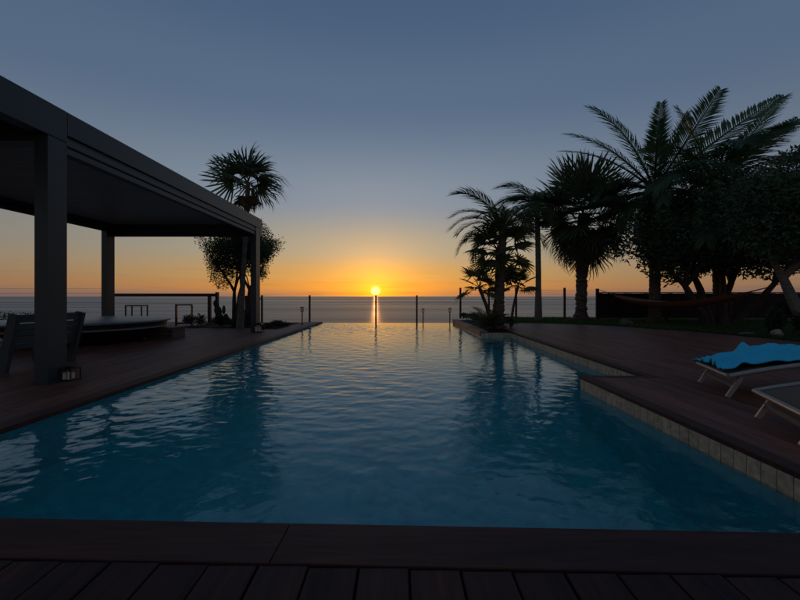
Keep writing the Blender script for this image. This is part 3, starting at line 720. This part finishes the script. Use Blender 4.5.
# slender palm
PS = [pinnate_mesh('feather_frond', 1.75, .7, 1.75, 40, 50+i, 'palm_leaf', .15, .7, .035) for i in range(3)]
p2 = thing('feather_palm', 'slender feather palm on a thin smooth trunk on the lawn', 'palm tree', (5.36, 15.5, ZR+.01))
palm_trunk(p2, [(0, 0, 0), (.0, 0, 2.0), (-.04, 0, 4.3)], (.15, .105, .1, .09), 30, .03, 'smooth_bark')
for az_, el, s_ in ((180, 70, 1.05), (160, 50, 1), (200, 40, 1), (185, 15, .95), (120, 60, .9), (60, 60, .9), (0, 55, 1), (-20, 35, .95), (20, 30, 1), (-60, 50, .9), (-110, 45, .9), (90, 30, .9), (170, -10, .85), (0, 0, .9), (-90, 10, .8), (230, 20, .9), (310, 15, .9), (140, 10, .85), (40, 5, .85), (-140, -15, .8), (-30, -25, .85), (195, -30, .8)):
    frond(p2, PS[r_.randrange(3)], (-.04, 0, 4.32), az_+r_.uniform(-6, 6), el+r_.uniform(-5, 5), r_.uniform(-20, 20), s_)
# big stiff fan palm
FB = [fan_mesh('fan_leaf', 1.05, 1.6, 90+i, 'fan_leaf', 26, 2.0, .05, .3, .34) for i in range(3)]
FBd = [fan_mesh('fan_leaf', .9, 1.15, 95+i, 'dead_leaf' if i else 'fan_leaf', 36, 1.7, .55, .6, .4) for i in range(2)]
p3 = thing('fan_palm', 'big stiff-leaved fan palm with a hanging leaf skirt', 'palm tree', (6.82, 15.1, ZR+.01))
palm_trunk(p3, [(0, 0, 0), (.02, 0, .5), (.04, 0, 2.0), (.1, 0, 4.0)], (.34, .22, .2, .2, .19, .2), 26, .1, 'palm_bark', jag=.06)
for k in range(20):
    el = 86-k*5.2+r_.uniform(-7, 7); frond(p3, FB[k % 3], (.1, 0, 4.0-.008*k), k*137.5+r_.uniform(-12, 12), el, r_.uniform(-25, 25), r_.uniform(.86, 1.08), 'fan_leaf')
for k in range(16):
    el = -28-r_.uniform(0, 44); frond(p3, FBd[0 if k % 4 else 1], (.1, 0, 3.92-.022*k), k*137.5+40, el, r_.uniform(-30, 30), r_.uniform(.8, 1.05), 'hanging_leaf')
for az_, el in ((-100, -6), (-62, -22), (-128, -30), (-85, -48), (-150, -12), (-40, -40)):
    frond(p3, FB[r_.randrange(3)], (.1, -.1, 3.9), az_, el, r_.uniform(-15, 15), .8, 'fan_leaf')
# tall feather palm with long plume fronds
PT = [pinnate_mesh('plume_frond', 4.2, .85, .22+.45*i, 52, 20+i, 'palm_leaf', .25, .25, .055, rr0=.05) for i in range(2)]
PT2 = [pinnate_mesh('plume_frond', 3.3, .8, 1.4+.3*i, 46, 25+i, 'palm_leaf', .1, .6, .055, rr0=.045) for i in range(2)]
p4 = thing('feather_palm', 'tall feather palm with long upright plumes behind the hammock', 'palm tree', (8.9, 14.0, ZR+.01))
palm_trunk(p4, [(0, 0, 0), (.02, 0, .5), (.02, 0, 2.0), (.0, 0, 4.65)], (.27, .19, .18, .17, .16), 30, .04, 'palm_bark')
for az_, el, s_, m_, ro in ((4, 56, 1.12, 0, 60), (-8, 32, 1.2, 1, 30), (-4, 40, 1.3, 0, 40), (176, 68, .95, 1, -60), (168, 52, .9, 1, -40), (185, 36, .85, 1, -30), (40, 80, .82, 0, 10), (-60, 70, .6, 0, 0), (30, 12, 1.0, 1, 0), (150, 20, .7, 1, 0), (-120, 45, .7, 1, 0), (-30, 35, .9, 1, 0)):
    frond(p4, PT[m_], (0, 0, 4.65), az_, el, ro, s_)
for k in range(18): frond(p4, PT2[k % 2], (0, 0, 4.6-.01*k), k*137.5, 35-k*3.6+r_.uniform(-8, 8), r_.uniform(-20, 20), r_.uniform(.7, .95))
# second, lower feather palm whose fronds spread over the dark tree
p5 = thing('feather_palm', 'feather palm rising through the dark multi-stemmed tree', 'palm tree', (10.9, 13.6, ZR+.01))
palm_trunk(p5, [(0, 0, 0), (-.1, 0, 2.0), (-.2, 0, 4.7)], (.22, .17, .15, .14), 26, .06, 'palm_bark')
for k in range(24): frond(p5, (PT2+PA)[k % 2], (-.2, 0, 4.7-.01*k), k*137.5, 68-k*4+r_.uniform(-8, 8), r_.uniform(-20, 20), r_.uniform(.75, 1.05))
frond(p5, PT[0], (-.2, 0, 4.7), 5, 40, 40, 1.0); frond(p5, PT[0], (-.2, 0, 4.7), -12, 58, 30, .85); frond(p5, PT[0], (-.2, 0, 4.7), 190, 66, -30, .7); frond(p5, PT[1], (-.2, 0, 4.7), -20, 48, 40, .85)
# dark multi-stemmed tree
tree('multi_stemmed_tree', 'dark dense tree with many stems behind the hammock', (10.2, 13.0, ZR),
     [((-.25, 0, 0), (-.3, .05, 1), 1.5, .16), ((.0, .1, 0), (-.08, .1, 1), 1.6, .17), ((.25, -.05, 0), (.12, -.05, 1), 1.6, .15), ((.4, .05, 0), (.3, 0, 1), 1.6, .17), ((.55, 0, 0), (.75, -.1, 1), 1.7, .14)],
     .17, 15000, .42, 'ficus_leaf', 'tree_bark', 5, depth=3, spread=.5,
     shell=[((-.2, .2, 2.7), (1.9, 1.3, 1.0), 8000), ((1.5, -.2, 2.9), (2.2, 1.3, 1.4), 11000), ((.8, 0, 3.9), (2.1, 1.3, 1.1), 9000), ((-1.1, .3, 2.3), (1.1, 1.0, 1.0), 3000), ((2.6, .2, 3.6), (1.6, 1.3, 1.4), 6000)])
# broad tree at the right edge with a leaning pale trunk
tree('leaning_tree', 'broad dark tree with a pale trunk leaning over the shrub', (9.75, 9.4, ZR),
     [((0, 0, 0), (-.55, -.05, 1), 1.5, .17), ((-.12, 0, .15), (.25, .2, 1), 1.5, .13)],
     .13, 11000, .36, 'ficus_leaf', 'smooth_bark', 8, depth=3, spread=.55,
     shell=[((-.6, 0, 2.7), (1.4, 1.0, .95), 6000), ((.2, .1, 3.6), (1.4, 1.0, 1.0), 6500), ((1.2, 0, 2.8), (1.2, 1, 1.2), 4000), ((-1.0, .2, 3.3), (.8, .8, .7), 2500)])
# ------------------------------------------------------------------ wooden fence behind the hammock
wf = thing('wooden_fence', 'dark brown board fence behind the hammock', 'fence', (7.75, 15.6, ZR))
L_ = 11.0; bw = .16
bm_ = MB().box(.003, bw-.003, -.012, .012, .1, 1.06, .003).mesh('board', 'fence_wood')
for i in range(int(L_/bw)): link('board', bm_, wf, (i*bw, rnd.uniform(-.003, .003), rnd.uniform(-.006, .006)))
for z0 in (.2, .88): MB().box(0, L_, .014, .06, z0, z0+.08, .004).build('rail', 'fence_wood', wf)
MB().box(-.05, L_, -.03, .05, 1.068, 1.1, .004).build('cap_rail', 'fence_wood', wf)
for i in range(5): MB().box(-.05+i*2.7, .05+i*2.7, .062, .15, 0, 1.24 if i == 0 else 1.06, .005).build('post', 'fence_wood', wf)
# ------------------------------------------------------------------ hammock
hm = thing('hammock', 'brown rope hammock slung between fence post and leaning tree', 'hammock', (0, 0, 0))
A = Vector((7.72, 15.5, 1.34)); B = Vector((9.1, 9.45, 1.42))
def hp(t_): p = A.lerp(B, t_); p.z -= 1.15*t_*(1-t_)*1.6; return p
side = (B-A).cross(Vector((0, 0, 1))).normalized()
hb_ = MB(); nu, nv_ = 26, 8
for i in range(nu+1):
    t_ = .14+.74*i/nu; p = hp(t_); env = max(0.0, math.sin(math.pi*i/nu)); hwid = .42*env**.45+.05
    for j in range(nv_+1):
        s_ = (j/nv_*2-1); hb_.v.append(tuple(p+side*s_*hwid+Vector((0, 0, (abs(s_)**2-1)*.2*env**.5))))
for i in range(nu):
    for j in range(nv_): a = i*(nv_+1)+j; hb_.f.append((a, a+1, a+nv_+2, a+nv_+1))
hb_.build('sling', 'hammock', hm, True)
for e, t0, t1 in ((A, 0, .14), (B, 1, .88)):
    for j in range(5):
        s_ = (j/4*2-1)*.05; q = hp(t1)+side*s_
        MB().tube([tuple(e), tuple(e.lerp(q, .5)-Vector((0, 0, .01))), tuple(q)], .008, 5).build('rope', 'rope', hm)
# ------------------------------------------------------------------ rocks and shrub on the lawn
def rock(label, x, y, z0, s, matn, seed):
    r = random.Random(seed); import bmesh
    bm = bmesh.new(); bmesh.ops.create_icosphere(bm, subdivisions=3, radius=1)
    ofs = [Vector((r.gauss(0, 1), r.gauss(0, 1), r.gauss(0, 1))).normalized() for _ in range(12)]
    for v in bm.verts:
        k = 1.0
        for o_ in ofs: k -= max(0, v.co.dot(o_)-.55)*.5
        v.co = v.co*k*(1+r.uniform(-.02, .02)); v.co = Vector((v.co.x*s[0], v.co.y*s[1], max(v.co.z*s[2], -s[2]*.5)))
    me = bpy.data.meshes.new('boulder'); bm.to_mesh(me); bm.free(); me.materials.append(MATS[matn])
    return tag(link('boulder', me, None, (x, y, z0+s[2]*.45)), label, 'rock')
rock('rounded grey boulder on the lawn in front of the board fence', 7.5, 13.2, ZR, (.22, .18, .16), 'rock', 1)
rock('pale squarish stone below the clipped shrub', 8.75, 9.3, ZR, (.17, .14, .13), 'pale_stone', 2)
rock('flat dark stone left of the pale squarish stone', 8.35, 9.6, ZR, (.24, .16, .07), 'rock', 3)
shrub('round_shrub', 'rounded olive green shrub beneath the leaning tree', 9.3, 9.75, ZR, .48, .4, .75, 2600, .1, 'shrub_leaf', 12)

# ------------------------------------------------------------------ sun loungers
def lounger(label, nearc, farc):
    nearc = Vector((*nearc, 0)); farc = Vector((*farc, 0)); c = (nearc+farc)/2; wv = farc-nearc; W = wv.length; rz = math.atan2(wv.y, wv.x)-math.pi/2
    t_ = thing('sun_lounger', label, 'sun lounger', (c.x, c.y, ZR), rz)       # local +X runs up the lounger, +Y to its far side
    def prof(s): return .205+.30*s*(1-.32*s) if s < .75 else .205+.30*.75*.76+.0+(-.12*(s-.75) if s < 1.1 else -.042+.62*(s-1.1))
    ss = [i*.06 for i in range(33)]
    b = MB(); nv2 = 8
    for s in ss:
        for j in range(nv2+1):
            v_ = j/nv2*2-1; b.v.append((s, v_*(W/2-.02), prof(s)-.012*(1-v_*v_)))
    for i in range(len(ss)-1):
        for j in range(nv2): a = i*(nv2+1)+j; b.f.append((a, a+nv2+1, a+nv2+2, a+1))
    o_ = b.build('sling', 'sling', t_, True); md = o_.modifiers.new('thickness', 'SOLIDIFY'); md.thickness = .006; md.offset = 1
    for s_ in (-1, 1): MB().tube([(s, s_*(W/2), prof(s)) for s in ss], .021, 10).build('side_rail', 'alu', t_, True)
    MB().tube([(-.005, -W/2, prof(0)), (-.005, W/2, prof(0))], .02, 10).build('end_rail', 'alu', t_, True)
    for x0, x1 in ((.12, .0), (1.15, 1.3)):
        for s_ in (-1, 1):
            MB().bar((x0, s_*(W/2-.035), prof(x0)-.02), (x1, s_*(W/2-.035), .0), .026, .036, (0, 1, 0)).build('leg', 'alu', t_)
        xm = x0+(x1-x0)*.55
        MB().bar((xm, -W/2+.04, prof(x0)*.45), (xm, W/2-.04, prof(x0)*.45), .022, .045, (1, 0, .35)).build('cross_bar', 'alu', t_)
    return t_, W, prof
lg, W, prof = lounger('curved metal sun lounger with a blue towel on its foot end', (3.06, 3.72), (3.3, 4.42))
lounger('curved metal sun lounger with bare sling at the edge of the deck', (2.53, 2.50), (2.79, 3.14))
# towel draped over the far half of the first lounger
tw = MB(); nu, nv2 = 56, 40; rs = np.random.RandomState(9)
waves = [(rs.uniform(2, 9), rs.uniform(0, 6.28), rs.uniform(0, 6.28), 1/(1+k*.25)) for k in range(14)]
TL, TW = 1.05, W+.16
top_, bot_ = [], []
for i in range(nu+1):
    for j in range(nv2+1):
        s = -.015+TL*i/nu; v_ = -W*.40+(W*.9+.09)*j/nv2
        s2 = s+.012*math.sin(v_*9+1)+.005*math.sin(v_*23); v2 = v_+.03*math.sin(s*6)+.015*math.sin(s*17+v_*8)
        h = sum(a*math.sin(k*3.6*(s2*math.cos(t1)+v2*math.sin(t1))+p) for k, t1, p, a in waves)*.011
        zb = prof(max(0, min(s2, 1.8)))+.034+abs(h)
        over = max(0, v2-W/2-.015); zb -= over*.6
        end = max(0, -s2-.012); zb -= end*.3
        zb += -.02*max(0, s2)+.03*math.exp(-((s2-.42)/.2)**2)*math.exp(-((v2-.2)/.2)**2)+.05*math.exp(-((v2-.05-.3*s2)/.024)**2)+.05*math.exp(-((v2-.22+.25*s2)/.022)**2)+.045*math.exp(-((v2+.1+.18*s2)/.02)**2)+.04*math.exp(-((v2-.02+.4*s2)/.022)**2)+.03*math.exp(-((s2-.25-.4*v2)/.04)**2)
        tw.v.append((s2, v2, zb))
for i in range(nu):
    for j in range(nv2): a = i*(nv2+1)+j; tw.f.append((a, a+nv2+1, a+nv2+2, a+1))
to = tw.build('beach_towel', 'towel', None, True); to.location = lg.location; to.rotation_euler = lg.rotation_euler
md = to.modifiers.new('thickness', 'SOLIDIFY'); md.thickness = .012; md.offset = 1
tag(to, 'crumpled bright blue beach towel lying on the sun lounger', 'towel')
